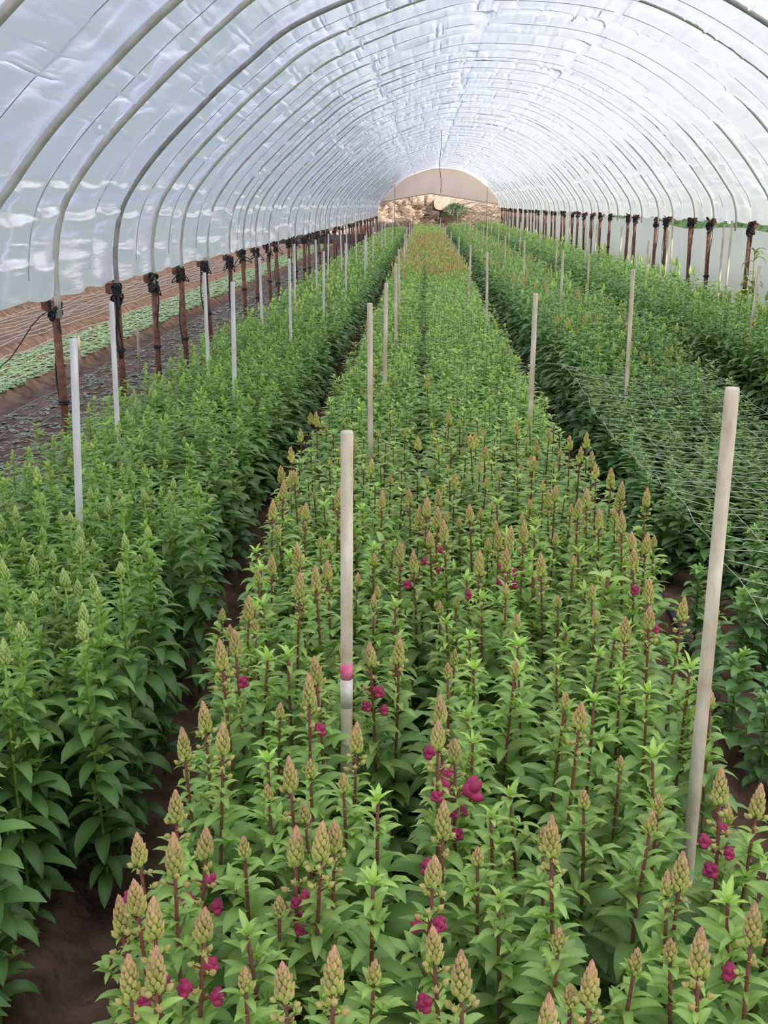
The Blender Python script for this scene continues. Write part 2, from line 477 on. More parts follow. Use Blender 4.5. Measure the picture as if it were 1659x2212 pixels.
# ---- where plants stand: spikes seen one by one, then the rest of each bed
#  (picture point of the tip, kind); s spike, b small bud, 1/2/4 magenta flowers, o open flowers
TIPS_MID = """280,2069,1 321,2069,s 408,1971,4 336,1960,2 330,1906,s 278,1960,s 343,1814,1 379,1821,s 415,1799,4 390,1698,s 542,1789,b
648,1803,4 672,1789,s 717,1765,s 705,1729,b 596,1933,b 659,2085,s 701,2054,s 565,2123,b 650,1640,2 991,1507,1 1008,1590,o 964,1565,2
966,1720,1 925,1846,2 998,1999,1 1018,2013,s 1058,1816,b 1243,1512,s 1202,1494,b 1289,1695,b 1234,1764,s 1209,1784,b 1387,1745,b 1449,1807,s
1479,1885,b 1579,1631,4 1627,1679,s 1602,1734,b 1632,1926,1 1554,2008,s 1492,1997,b 1195,1999,b 1300,2095,s 1275,2125,b 1239,2159,s 941,2189,s
819,1378,4 854,1362,s 733,1361,s 708,1415,s 681,1454,1 525,1352,1 502,1373,s 530,1286,s 581,1194,s 574,1340,b 642,1244,s 662,1173,s 620,1133,b
584,1082,s 770,1570,s 993,1433,b 873,1168,1 913,1180,s 947,1145,2 984,1116,s 1040,1182,1 898,1055,s 922,1074,s 902,1092,s 956,1052,s 976,1020,s
949,1089,2 1033,1087,s 962,1305,b 816,1292,b 772,1243,b 711,1221,s 724,1216,s 723,1055,s 675,1091,b 655,1086,s 608,1035,s 613,1008,s 628,1016,s
648,1015,s 640,967,s 659,925,s 459,1527,s 454,1564,s 432,1570,s 457,1317,b 1092,1132,4 1081,1131,s 1128,1123,s 1112,1174,s 1198,1190,s 1057,1163,b
1388,1174,1 1383,1143,s 1394,1139,s 1418,1147,b 1394,1050,s 1364,1099,s 1312,1093,s 1413,1237,2 1411,1297,s 1462,1280,s 1372,1319,s 1242,1065,s
1228,1087,b 1199,1042,s 1193,1049,s 1142,1076,b 1288,1052,s 1327,1049,s 1332,1030,s 1326,1003,s 1313,1014,s 1304,998,s 1288,973,2 1245,958,s
1272,927,2 1237,940,s 1144,979,s 1165,947,s 1182,919,s 1133,905,s 1038,935,s 1028,933,s 1044,963,s 1078,1014,b 810,790,2 930,812,2 965,890,s
905,945,s 770,940,s 790,990,s 830,1060,s 690,890,s 676,890,s"""
TIPS_LEFT = """67,1017,s 245,1076,s 268,1078,b 179,1059,b 186,1138,s 165,1164,s 143,1240,s 86,1202,s 211,1238,b 208,1280,b 184,1302,s 191,1343,s
73,1285,b 25,1348,b 20,1361,b 8,1398,s 8,1230,b 15,1219,b 89,1071,b 148,1113,b 132,1113,b 270,1221,b 360,1147,b 289,1157,b 376,1035,b 429,1046,b
314,1005,b 294,1010,b 368,1062,b 263,1061,b"""
CODE = {'s': 'spike', 'b': 'bud', '1': '1', '2': '2', '4': '4', 'o': 'open'}
BED = {'mid': (-.50, .64), 'left': (-1.66, -.86), 'net': (1.02, 1.80), 'far': (2.16, 3.05)}
PL = []     # dict(x, y, bed, kind, h)
class Grid:
    def __init__(s, r): s.r = r; s.d = {}
    def near(s, x, y, rad):
        i, j = int(x // s.r), int(y // s.r)
        for a in (i - 1, i, i + 1):
            for b in (j - 1, j, j + 1):
                for p in s.d.get((a, b), ()):
                    if (p[0] - x) ** 2 + (p[1] - y) ** 2 < rad * rad: return True
        return False
    def put(s, x, y): s.d.setdefault((int(x // s.r), int(y // s.r)), []).append((x, y))
GR = Grid(.15)
R0 = random.Random(3)
for bed, txt, pre in (('mid', TIPS_MID, 'pink_'), ('left', TIPS_LEFT, 'green_')):
    for w in txt.split():
        a, b, k = w.split(',')
        kind = pre + CODE[k]
        h = R0.uniform(.70, .77) if k != 'b' else R0.uniform(.63, .70)
        if bed == 'left': h = R0.uniform(.70, .75)
        x, y = px_at_height(float(a), float(b), h)
        x = min(max(x, BED[bed][0] - .02), BED[bed][1] + .10)
        PL.append(dict(x=x, y=y, bed=bed, kind=kind, h=h)); GR.put(x, y)

def bed_height(bed, y):
    if bed == 'mid': return .66 if y < 6 else .68
    if bed == 'left': return .66
    if bed == 'net': return .36 + .44 * min(1, max(0, (y - 4.0) / 4.0)) ** 1.2
    return .84

for a, b in ((1528, 1500), (1655, 1560), (1600, 1450), (1640, 1690), (1500, 1390), (1655, 1450), (1580, 1600)):
    x, y = px_at_height(a, b, .02); PL.append(dict(x=x, y=y, bed='net', kind='young', h=R0.uniform(.22, .34))); GR.put(x, y)
YEND = 51.2
for bed, (x0, x1) in BED.items():
    y = {'mid': 1.0, 'left': 1.15, 'net': 2.6, 'far': 3.2}[bed]
    row = 0
    while y < YEND:
        sp = .105 if y < 9 else (.125 if y < 20 else .15)
        n = int((x1 - x0) / sp) + 1
        for i in range(n):
            x = x0 + (i + .5 * (row % 2)) * sp + R0.uniform(-.028, .028)
            yy = y + R0.uniform(-.03, .03)
            if x > x1 + .02: continue
            if bed == 'mid' and abs(x + .02) < (.05 if yy < 6 else .028): continue
            if bed == 'mid' and x < -.50 + .09 * max(0, min(1, (2.6 - yy) / .8)): continue
            if bed == 'net' and yy < 4.6 and x < 1.18: continue
            if bed == 'net' and yy < 5 and R0.random() < .30 + .22 * (5 - yy): continue
            if abs(x - .55) < .10 and 1.6 < yy < 2.12: continue
            if abs(x + .15) < .05 and 1.8 < yy < 2.2: continue
            if GR.near(x, yy, .075 if yy < 6 else .05): continue
            hb = bed_height(bed, yy)
            h = hb * R0.uniform(.88, 1.06)
            q = R0.random()
            if bed == 'mid':
                if yy < 5.2: kind = 'pink_leafy' if q < .60 else ('pink_bud' if q < .97 else 'pink_cut')
                elif yy < 16: kind = 'mid_leafy' if q < .68 else 'mid_bud'
                else: kind = 'pink_spike' if q < .66 and yy < 38 else 'mid_bud'
                if kind in ('pink_leafy', 'mid_leafy'): h = hb * R0.uniform(.90, 1.02)
                if yy > 16: h += .05
            elif bed == 'left':
                edge = min(1, (x1 - x) / .2)
                kind = 'green_leafy' if q < (.5 if yy < 3 else .30) + .3 * (1 - edge) else ('green_bud' if q < .93 else 'green_spike')
                h = hb * R0.uniform(.88, 1.08) * (.90 + .10 * edge)
            elif bed == 'net':
                kind = ('young' if (yy < 4.2 and q < .6) else 'dark_leafy')
                if yy > 7: kind = 'dark_leafy' if q < .7 else ('green_spike' if q < .92 else 'pink_spike')
            else:
                kind = 'dark_leafy' if q < .87 else 'green_spike'
                if kind == 'green_spike': h *= R0.uniform(1.05, 1.2)
            PL.append(dict(x=x, y=yy, bed=bed, kind=kind, h=h)); GR.put(x, yy)
        y += sp; row += 1

def shows(p, m=90):
    for f in (1, .6, 0):
        u, v, d = to_px(p['x'], p['y'], p['h'] * f)
        if -m < u < W + m and -60 < v < H + 60: return True
    return False
BESIDE = [p for p in PL if p['y'] > 1.4 and not shows(p) and shows(p, 900)]      # just out of the frame, for a step to the side
PL = [p for p in PL if p['y'] > .85 and shows(p)]
snap = [p for p in PL if not (p['bed'] == 'net' and p['y'] < 4.6)]
young = [p for p in PL if p['bed'] == 'net' and p['y'] < 4.6]
snap.sort(key=lambda p: to_px(p['x'], p['y'], p['h'])[2])
NEAR, FARP = snap[:300], snap[300:] + BESIDE

# names of rows: counted away from the open end, plants counted from one side of the bed
def put_rows(ps):
    ps.sort(key=lambda p: p['y'])
    rows = {}
    y0 = ps[0]['y'] - .01
    for p in ps: rows.setdefault(int((p['y'] - y0) / .16) + 1, []).append(p)
    for k, rr in rows.items():
        rr.sort(key=lambda p: p['x'])
        for i, p in enumerate(rr): p['row'] = k; p['idx'] = i + 1
LOOK = {
    'pink_spike': 'Pink-tipped spike snapdragon', 'pink_1': 'Snapdragon with one magenta blossom', 'pink_2': 'Snapdragon with two magenta blossoms',
    'pink_4': 'Snapdragon with several magenta blossoms', 'pink_open': 'Tall snapdragon with two big open magenta blossoms',
    'pink_bud': 'Snapdragon with a small pinkish bud', 'pink_leafy': 'Leafy budless snapdragon', 'pink_cut': 'Snapdragon with cut-off brown stem',
    'green_spike': 'Green-spiked snapdragon', 'green_bud': 'Green-budded snapdragon', 'green_leafy': 'Leafy budless snapdragon',
    'dark_leafy': 'Low leafy snapdragon', 'young': 'Young broad-leaved snapdragon',
}
BEDNAME = {'mid': 'middle bed', 'left': 'left bed', 'net': 'netted right bed', 'far': 'outer right bed'}
for b in BED:
    ps = [p for p in NEAR if p['bed'] == b]
    if ps: put_rows(ps)
put_rows(young)

VC = {}
def place(p, name='snapdragon', cat='flower plant'):
    vs = VAR[p['kind']]
    c = VC[p['kind']] = VC.get(p['kind'], -1) + 1
    v = vs[c % len(vs)]
    R = random.Random(int(p['x'] * 1e4) + int(p['y'] * 1e4) * 7)
    o = empty(name, (p['x'], p['y'], 0), R.uniform(0, 6.28))
    if p['kind'] == 'pink_open': o.rotation_euler.z = 0.3
    s = p['h'] / v.h
    wx = .5 + .5 * s
    o.scale = (wx, wx, s)
    look = LOOK[p['kind']]
    if p['kind'] == 'pink_open':
        lab = look + ' in the middle bed'
    else:
        lab = f"{look}, {BEDNAME[p['bed']]}, {ordinal(p['row'])} row from front, {ordinal(p['idx'])} from left"
    tag(o, lab, cat, {'mid': 'snapdragons of the middle bed', 'left': 'snapdragons of the left bed', 'net': 'young snapdragons under the net',
                      'far': 'snapdragons of the outer right bed'}[p['bed']])
    link('stem', v.stem, o); link('foliage', v.fol, o)
    if v.bud: link('bud_spike', v.bud, o)
    for j, (pos, a, sz) in enumerate(v.fl):
        fm = FLOWER_OPEN if j < v.open_ else FLOWER
        f = link('flower', fm[0], o, pos); link('calyx', fm[1], f)
        f.rotation_euler = (0, -.15, a); f.scale = (sz * 1.35,) * 3
        f['label'] = 'magenta blossom'
for p in NEAR: place(p)
for p in young: place(p)

# ---- the rest of the beds as one object
TMPL = {}
def tmpl(kind, lod, i):
    key = (kind, lod, i)
    if key not in TMPL:
        pal = kind.split('_')[0]
        pal = 'dark' if pal == 'young' else pal
        top = {'leafy': 'leafy', 'bud': 'bud', 'cut': 'leafy', 'young': 'leafy'}.get(kind.split('_')[-1], 'spike')
        P, _ = plant(900 + i * 13 + hash(pal) % 1 + len(kind), pal, .70, top, lod, buds=4 if top == 'spike' else 0)
        g = G()
        for k in ('stem', 'foliage', 'bud_spike'):
            if P[k].n: g.add(*P[k].arrays()[:3], P[k].arrays()[3])
        V, Q, T, C = g.arrays()
        if lod == 2 and not kind.startswith('x'):
            pass
        TMPL[key] = (V, Q, T, C)
    return TMPL[key]
big = G()
for n, p in enumerate(FARP):
    lod = 1 if p['y'] < 10.5 else 2
    V, Q, T, C = tmpl(p['kind'], lod, n % (6 if lod == 1 else 5))
    a = R0.uniform(0, 6.28); s = p['h'] / .70
    ca, sa = math.cos(a), math.sin(a)
    w = (.6 + .4 * s) * (1.0 if p['y'] < 20 else 1.15)
    v = np.stack([(V[:, 0] * ca - V[:, 1] * sa) * w + p['x'], (V[:, 0] * sa + V[:, 1] * ca) * w + p['y'], V[:, 2] * s], 1)
    big.add(v, Q, T, C * R0.uniform(.86, 1.14))
o = link('snapdragon_planting', big.mesh('snapdragon_planting', M_LEAF, False))
tag(o, 'dense snapdragon rows filling all beds further down the tunnel', 'flower plants', kind='stuff')

# ------------------------------------------------------------------ ground and field outside
def hfun(X, Y):
    z = np.zeros_like(X)
    for (a, b) in ((-3.25, -2.25), (-4.42, -3.62), (-6.0, -4.75), (-7.6, -6.45)):       # raised seed beds outside
        z += .09 * np.clip(np.minimum(X - a, b - X) / .10 + .5, 0, 1)
    for (a, b) in BED.values():
        z += .05 * np.clip(np.minimum(X - a + .04, b + .04 - X) / .08 + .5, 0, 1) - 0
    z -= .05
    return z
xs = np.concatenate([np.arange(-16, -8, .5), np.arange(-8, -1.2, .06), np.arange(-1.2, 2.3, .02), np.arange(2.3, 4, .1), np.arange(4, 6.01, .25)])
ys = np.concatenate([np.arange(-3, 1.6, .25), np.arange(1.6, 6, .02), np.arange(6, 12, .08), np.arange(12, 64, .4)])
XX, YY = np.meshgrid(xs, ys)
ZZ = hfun(XX, YY)
nz = np.array([mnoise.fractal(Vector((x * 9, y * 9, 0)), 1, 2, 5) if (1.5 < y < 12 and -8 < x < 2.4) else 0 for x, y in zip(XX.ravel(), YY.ravel())]).reshape(XX.shape)
ZZ += nz * .016
nx_, ny_ = len(xs), len(ys)
idx = np.arange(nx_ * ny_).reshape(ny_, nx_)
Q = np.stack([idx[:-1, :-1], idx[:-1, 1:], idx[1:, 1:], idx[1:, :-1]], -1).reshape(-1, 4)
V = np.stack([XX, YY, ZZ], -1).reshape(-1, 3)
me = mk_mesh('floor', V, Q, np.zeros((0, 3), int), np.ones((len(V), 3)), M_SOIL)
tag(link('floor', me), 'dark brown earth of the tunnel paths and the field', kind='structure')

def seed_bed(name, x0, x1, y0, y1, n, size, cols, label):
    g = G(); R = random.Random(hash(label) % 1000 if False else len(label))
    for i in range(n):
        y = y0 + (y1 - y0) * R.random() ** 1.6
        x = R.uniform(x0, x1)
        c = np.array(cols[0]) * R.uniform(.7, 1.25) if R.random() < .75 else np.array(cols[1])
        s = size * R.uniform(.7, 1.3) * (1 + y * .02)
        z = .035
        for k in range(4):
            a = R.uniform(0, 6.28)
            leaf_lo(g, np.array([x, y, z]), a, s, s * .5, .7, .9, c, 2)
    return tag(link(name, g.mesh(name, M_LEAF, False)), label, 'seedlings', kind='stuff')
seed_bed('seedling_bed', -4.38, -3.66, 4.5, 46, 9000, .05, ((.17, .28, .075), (.25, .36, .12)), 'bright green seedlings on the second field bed outside')
seed_bed('seedling_strip', -3.2, -2.3, 4.5, 46, 2600, .045, ((.16, .22, .08), (.34, .29, .2)), 'sparse small seedlings on the field bed beside the posts')
seed_bed('grass', -12, -7.7, 8, 48, 9000, .09, ((.13, .25, .05), (.2, .32, .08)), 'low green crop along the far edge of the field')

def net(name, xr, y0, y1, dy, z, label, mat, r=.003, sag=.01, seed=1):
    g = G(); R = random.Random(seed)
    for x in xr:
        ys_ = np.arange(y0, y1, .5 if y1 - y0 > 12 else dy)
        g.add(*tube([(x + R.uniform(-sag, sag), y, z(x, y) + R.uniform(-sag, sag)) for y in ys_], r, 4, False))
    if dy:
        for y in np.arange(y0, y1, dy):
            g.add(*tube([(x, y + R.uniform(-sag, sag), z(x, y) + R.uniform(-sag, sag)) for x in np.linspace(xr[0], xr[-1], 9)], r, 4, False))
    return tag(link(name, g.mesh(name, mat)), label, 'net')
fz = lambda x, y: .075
net('plant_net', np.linspace(-5.95, -4.8, 9), 5, 46, 0, fz, 'pale net strings along the bare brown field bed', M_NET, .0045, .02, 3)
net('plant_net', np.linspace(-7.55, -6.5, 8), 8, 46, 0, fz, 'pale net strings along the outermost bare field bed', M_NET, .0045, .02, 4)
net('plant_net', np.linspace(-4.35, -3.7, 5), 5, 46, 0, fz, 'pale net strings among the bright green field seedlings', M_NET, .004, .02, 5)
net('plant_net', np.linspace(-3.15, -2.35, 5), 5, 40, 0, fz, 'pale net strings over the sparse seedlings beside the posts', M_NET, .0035, .02, 6)
# flower support net raised over the right bed
nzf = lambda x, y: .60 - .06 * math.sin((x - .82) * 2.6) + .03 * math.sin(y * 2.1)
net('support_net', np.linspace(.90, 1.80, 6), 2.5, 7.6, .132, nzf, 'pale twine flower support net stretched over the young right bed', M_TWINE, .0012, .010, 9)

def hose(pts, label, r=.011):
    g = G(); g.add(*tube(pts, r, 8)); return tag(link('drip_hose', g.mesh('drip_hose', M_HOSE)), label, 'hose')
hose([(1.00 + .02 * math.sin(y * 1.7), y, .012 + .006 * math.sin(y * 2.3)) for y in np.arange(2.2, 9, .15)], 'black drip hose lying along the near edge of the netted bed')
hose([(1.32 + .025 * math.sin(y * 1.3 + 1), y, .014) for y in np.arange(2.2, 6.5, .15)], 'black drip hose down the middle of the netted bed')

# ------------------------------------------------------------------ tunnel: profile, cover, hoops, posts
CP = np.array([(-2.14, 1.10), (-2.135, 1.32), (-2.06, 1.62), (-1.83, 1.93), (-1.49, 2.26), (-1.17, 2.53), (-.80, 2.78), (-.02, 3.06), (.55, 3.15), (1.45, 3.06),
               (2.2, 2.72), (2.82, 2.24), (3.2, 1.78), (3.29, 1.60), (3.32, 1.42)])
def catmull(P, m=24):
    P = np.vstack([2 * P[0] - P[1], P, 2 * P[-1] - P[-2]]); out = []
    for i in range(1, len(P) - 2):
        for t in np.arange(m) / m:
            p0, p1, p2, p3 = P[i - 1:i + 3]
            out.append(.5 * (2 * p1 + (p2 - p0) * t + (2 * p0 - 5 * p1 + 4 * p2 - p3) * t * t + (3 * p1 - p0 - 3 * p2 + p3) * t ** 3))
    out.append(P[-2]); return np.array(out)
PR = catmull(CP)
arc = np.concatenate([[0], np.cumsum(np.linalg.norm(np.diff(PR, axis=0), axis=1))])
NU = 600
U = np.linspace(0, arc[-1], NU)
PU = np.stack([np.interp(U, arc, PR[:, 0]), np.interp(U, arc, PR[:, 1])], 1)
TN = np.gradient(PU, axis=0); TN /= np.linalg.norm(TN, axis=1)[:, None]
NR = np.stack([-TN[:, 1], TN[:, 0]], 1)          # outward (up) normal
if NR[NU // 2][1] < 0: NR = -NR
def u_at_x(x): return U[np.argmin(np.abs(PU[:, 0] - x) + (PU[:, 1] < 1.7) * 0)]

HOOPS = [-.6, .9, 2.4, 4.1, 5.48, 6.43, 7.72, 8.8, 9.87, 11.1, 12.35, 13.3]
while HOOPS[-1] < 50.5: HOOPS.append(HOOPS[-1] + (1.25 if len(HOOPS) % 2 else .95))
ROPES = [(a + b) / 2 + .08 for a, b in zip(HOOPS[:-1], HOOPS[1:])]
LINES = sorted(HOOPS + ROPES)
LINES = [y for y in LINES if y > -.7] + [51.8]
RC = np.random.default_rng(21)
def line_pleats():
    us = []; u = .2
    while u < arc[-1] - .2:
        us.append((u, -abs(RC.normal(0, 1)) if RC.random() < .7 else abs(RC.normal(0, .6)), RC.uniform(.5, 1.6))); u += RC.uniform(.05, .24)
    return us
PLE = [line_pleats() for _ in LINES]
CREASE = [(-2.09, .028, .05, 1), (-2.12, .020, .04, .8), (-1.97, .02, .05, .9), (-1.25, .018, .02, .8), (-.5, .022, .0, .85), (.52, .03, .0, .8), (1.5, .032, .01, .85), (2.2, .018, .03, .5), (2.97, .03, .05, .95)]
CU = []
for x, d, s, pr in CREASE:
    u0 = u_at_x(x)
    if x == -2.12: u0 = .22
    if x == -2.09: u0 = .50
    CU.append((u0, d, s, pr))
amp_u = .35 + .65 * np.clip(np.sin(PI * U / arc[-1]), 0, 1) ** 1.2
crown_u = np.clip(np.sin(PI * U / arc[-1]), 0, 1)
rowsY = []; rowsD = []; hem = []
for i in range(len(LINES) - 1):
    y0, y1 = LINES[i], LINES[i + 1]
    m = 10 if y0 < 14 else (7 if y0 < 28 else 5)
    width = y1 - y0
    wr = []
    for cell, a_ in ((.34, .034), (.15, .020), (.075, .009)):      # lengthwise wrinkles, fresh in every panel
        nk = int(arc[-1] / cell) + 4
        fr = U / cell; ki = fr.astype(int); ff = fr - ki; ff = ff * ff * (3 - 2 * ff)
        wr.append((a_, [(lambda r_: r_[ki] * (1 - ff) + r_[ki + 1] * ff)(RC.normal(0, .6, nk)) for _ in range(4)]))
    on = [RC.random() < c[3] for c in CU]; ju = RC.normal(0, .02, len(CU)); jd = RC.uniform(.5, 1.3, len(CU))
    for k in range(m + (1 if i == len(LINES) - 2 else 0)):
        t = k / m
        t2 = t if t > 0 else 0.0
        d = .028 * min(1, width) * math.sin(PI * t2) ** .6 * np.ones(NU)
        tk = t2 * 3; k0_ = min(2, int(tk)); fk = tk - k0_; fk = fk * fk * (3 - 2 * fk)
        d += (.35 + .65 * math.sin(PI * t2)) * (1 - .55 * np.clip((crown_u - .5) / .4, 0, 1)) * sum(a_ * (n_[k0_] * (1 - fk) + n_[k0_ + 1] * fk) for a_, n_ in wr)
        for tt, ple in ((t2, PLE[i]), (1 - t2, PLE[i + 1])):
            wgt = (1 - tt) ** 1.15
            for (u0, a, ww) in ple:
                sg = (.010 + .026 * tt) * ww
                d += .030 * a * wgt * amp_u * np.exp(-((U - u0) / sg) ** 2) * (.3 + min(1, tt * 6) * .7)
        for j, (u0, dep, sag, pr) in enumerate(CU):
            if not on[j]: continue
            sgn = 1 if u0 > arc[-1] / 2 else 1
            uc = u0 + ju[j] - sag * 4 * t2 * (1 - t2) * (1 if u0 < arc[-1] / 2 else -1)
            x = (U - uc)
            prof = np.where(x < 0, np.exp(-(x / .10) ** 2), np.exp(-(x / .016) ** 2))
            d -= 1.5 * dep * jd[j] * prof * math.sin(PI * min(1, max(0, t2))) ** .35
        rowsY.append(y0 + t * width); rowsD.append(d); hem.append(math.sin(PI * t2))
rowsY = np.array(rowsY); rowsD = np.array(rowsD); NV = len(rowsY)
lowf = np.array([[mnoise.noise(Vector((u * 1.3, y * .8, 3))) for u in U[::10]] for y in rowsY[::3]])
lowf = np.array([np.interp(U, U[::10], r) for r in lowf])
lowf = np.stack([np.interp(np.arange(NV), np.arange(0, NV, 3), lowf[:, c]) for c in range(NU)], 1)
rowsD += lowf * .02
CV = np.zeros((NV, NU, 3))
CV[:, :, 0] = PU[None, :, 0] + NR[None, :, 0] * rowsD
CV[:, :, 2] = PU[None, :, 1] + NR[None, :, 1] * rowsD
CV[:, :, 1] = rowsY[:, None]
hz = np.array(hem)
for c in range(14):                                # scalloped lower hems
    f = 1 - c / 14
    CV[:, c, 2] -= .025 * f * (hz - .6)
    CV[:, NU - 1 - c, 2] -= .03 * f * (hz - .6)
idx = np.arange(NV * NU).reshape(NV, NU)
Q = np.stack([idx[:-1, :-1], idx[:-1, 1:], idx[1:, 1:], idx[1:, :-1]], -1).reshape(-1, 4)
me = mk_mesh('tunnel_cover', CV.reshape(-1, 3), Q, np.zeros((0, 3), int), np.ones((NV * NU, 3)), M_FILM)
tag(link('tunnel_cover', me), 'white translucent plastic film arched over the whole tunnel', kind='structure')

def arch(y, r, off, step=6, i0=0, i1=None):
    P = PU - NR * (off if np.isscalar(off) else off[:, None])
    P = P[i0:i1:step]
    return [(p[0], y, p[1]) for p in P]
for n, y in enumerate(HOOPS):
    if y < 3.5: continue
    k = n - 2
    g = G(); r = max(.011, .0215 - .0022 * max(0, k - 2))
    crown = np.clip(np.sin(PI * U / arc[-1]), 0, 1)
    pts = arch(y, r, r + .002 if k <= 4 else r + .001 - r * (2.4 if k > 5 else 1.4) * np.clip((crown - np.where(U < arc[-1] / 2, .80 if k < 12 else .6, .38)) / .2, 0, 1))
    if y == 5.48: pts = [(a - .10 * min(1, max(0, (1.72 - c) / .4)) * (a < 0), b, c) for a, b, c in pts]
    pts = [(pts[0][0], y, .98)] + pts + [(pts[-1][0], y, 1.34)]
    g.add(*tube(pts, r, 10))
    o = link('hoop', g.mesh('hoop', M_PIPE if k != 4 else M_PIPE_OLD))
    tag(o, f'{ordinal(k)} arched steel hoop from the front, spanning under the white cover', 'hoop', 'hoops carrying the tunnel cover')
for n, y in enumerate(ROPES):
    if y < 3: continue
    k = n - 1
    g = G(); g.add(*tube(arch(y, .004, .006, 5, 10, NU - 10), .0026, 5))
    tag(link('cover_rope', g.mesh('cover_rope', M_ROPE)), f'{ordinal(k)} thin grey rope line from the front, crossing the white cover', 'rope', 'rope lines over the tunnel cover')

def blob_rope(R, n, x, y, z, spread, rr=.006):
    """a wound bundle of straps with a few loops hanging out"""
    g = G()
    for k in range(n):
        a0 = R.uniform(0, 6.28); zz = z + R.uniform(-.07, .05); rad = .027 + R.uniform(0, spread)
        pts = [(x + math.cos(a0 + t) * rad, y + math.sin(a0 + t) * rad, zz + .02 * math.sin(2 * t + a0) + t * .004) for t in np.linspace(0, 5.8, 12)]
        g.add(*tube(pts, rr * R.uniform(.8, 1.5), 5))
    return g
def hang_loop(R, x, y, z, l, out, az, rr=.005):
    pts = []
    for t in np.linspace(0, 1, 10):
        a = t * PI
        pts.append((x + math.cos(az) * (.02 + out * math.sin(a)), y + math.sin(az) * (.02 + out * math.sin(a)) + .01 * t, z - l * math.sin(a * .5) if t < .5 else z - l * math.sin(a * .5) * (1.6 - 1.2 * t)))
    g = G(); g.add(*tube(pts, rr, 5)); return g
def post(X, y, ztop, side, k, lean):
    R = random.Random(int(y * 100) + (5 if X > 0 else 0))
    o = empty('post', (X, y, 0))
    tag(o, f'{ordinal(k)} rusty steel tunnel post from the front along the {side} side', 'post', f'rusty posts along the {side} side')
    g = G(); g.add(*tube([(0, 0, -.15), (lean[0] * .5, lean[1] * .5, ztop * .5), (lean[0], lean[1], ztop)], .0235, 12))
    link('pipe', g.mesh('pipe', M_RUST), o)
    lx, ly = lean
    g = blob_rope(R, 9 if y < 22 else 4, lx, ly, ztop - .06, .014); link('strap_bundle', g.mesh('strap_bundle', M_STRAP), o)
    if y < 26:
        s = 1 if X < 0 else -1
        g = G(); v, q = box(-.02, .02, -.02, .02, -.035, .035)
        v = np.array(v) * [1.2, .7, 1] + [lx - s * .05, ly, ztop - .02]; g.add(v, q)
        v, q = box(-.03, .03, -.004, .004, -.03, .03); g.add(np.array(v) + [lx - s * .03, ly, ztop - .03], q)
        link('bracket', g.mesh('bracket', M_RUST, False), o)
        z = ztop * R.uniform(.42, .62)
        g = G()
        for dz in (0, .012):
            g.add(*tube([(lx * z / ztop + math.cos(a) * .027, ly * z / ztop + math.sin(a) * .027, z + dz) for a in np.linspace(0, 6.28, 14)], .008, 6))
        link('clamp', g.mesh('clamp', M_STRAP), o)
        for j in range(R.randint(1, 3)):
            g = G(); a = R.uniform(0, 6.28); r0 = R.uniform(.025, .05)
            g.add(*tube([(lx + math.cos(a) * r0 * (1 - .5 * t) + .01 * math.sin(t * 7 + j), ly + math.sin(a) * r0 * (1 - .5 * t), ztop - .05 - t * (ztop - z)) for t in np.linspace(0, 1, 8)], .006 if X < 0 else .004, 5))
            link('rope', g.mesh('rope', M_STRAP), o)
        if X < 0:
            for j in range(R.randint(1, 2)):
                g = hang_loop(R, lx, ly, ztop - .05, R.uniform(.10, .2), R.uniform(.04, .09), R.uniform(-1.2, .6) if j == 0 else R.uniform(2.5, 4))
                link('rope_loop', g.mesh('rope_loop', M_STRAP), o)
R1 = random.Random(17)
k = 0
for n, y in enumerate(HOOPS):
    if y < 5.8: continue
    k += 1
    post(-2.12, y, 1.08, 'left', k, (R1.uniform(-.05, .0), R1.uniform(-.03, .03)))
RIGHT = []
y = 11.75
k = 0
ry = [8.4, 9.6, 11.75, 13.3, 14.2, 15.6, 16.5, 18.1, 18.8, 20.7, 21.7, 22.8]
while ry[-1] < 50: ry.append(ry[-1] + (1.25 if len(ry) % 2 else .85))
for y in ry:
    if 3.25 * F / (y * COSP) + VPX > W + 30: continue
    k += 1
    post(3.27, y, 1.44, 'right', k, (R1.uniform(-.05, .03), R1.uniform(-.04, .04)))

# right side curtain of hazy film outside the posts
g = G()
ys_ = np.arange(6.5, 52, .12); zs_ = np.linspace(-.05, 1, 14)
Vc = []
for y in ys_:
    top = 1.33 + .03 * math.sin(y * 1.1) - .05 * max(0, math.sin(y * .63 + 1.2)) ** 4
    if y > 16: top += .10 * min(1, (y - 16) / 3)
    for s in zs_:
        fold = .030 * math.sin(y * 5.1 + 1.5 * math.sin(y * .9)) * (.4 + .6 * s) + .02 * mnoise.noise(Vector((y * 3, s * 3, 1)))
        Vc.append((3.50 + fold + .05 * (1 - s), y, s * top))
n1, n2 = len(ys_), len(zs_)
idx = np.arange(n1 * n2).reshape(n1, n2)
Q = np.stack([idx[:-1, :-1], idx[1:, :-1], idx[1:, 1:], idx[:-1, 1:]], -1).reshape(-1, 4)
g.add(Vc, Q)
tag(link('side_curtain', g.mesh('side_curtain', M_SIDE)), 'greyish hazy plastic side curtain hung behind the posts along the right side', 'curtain')
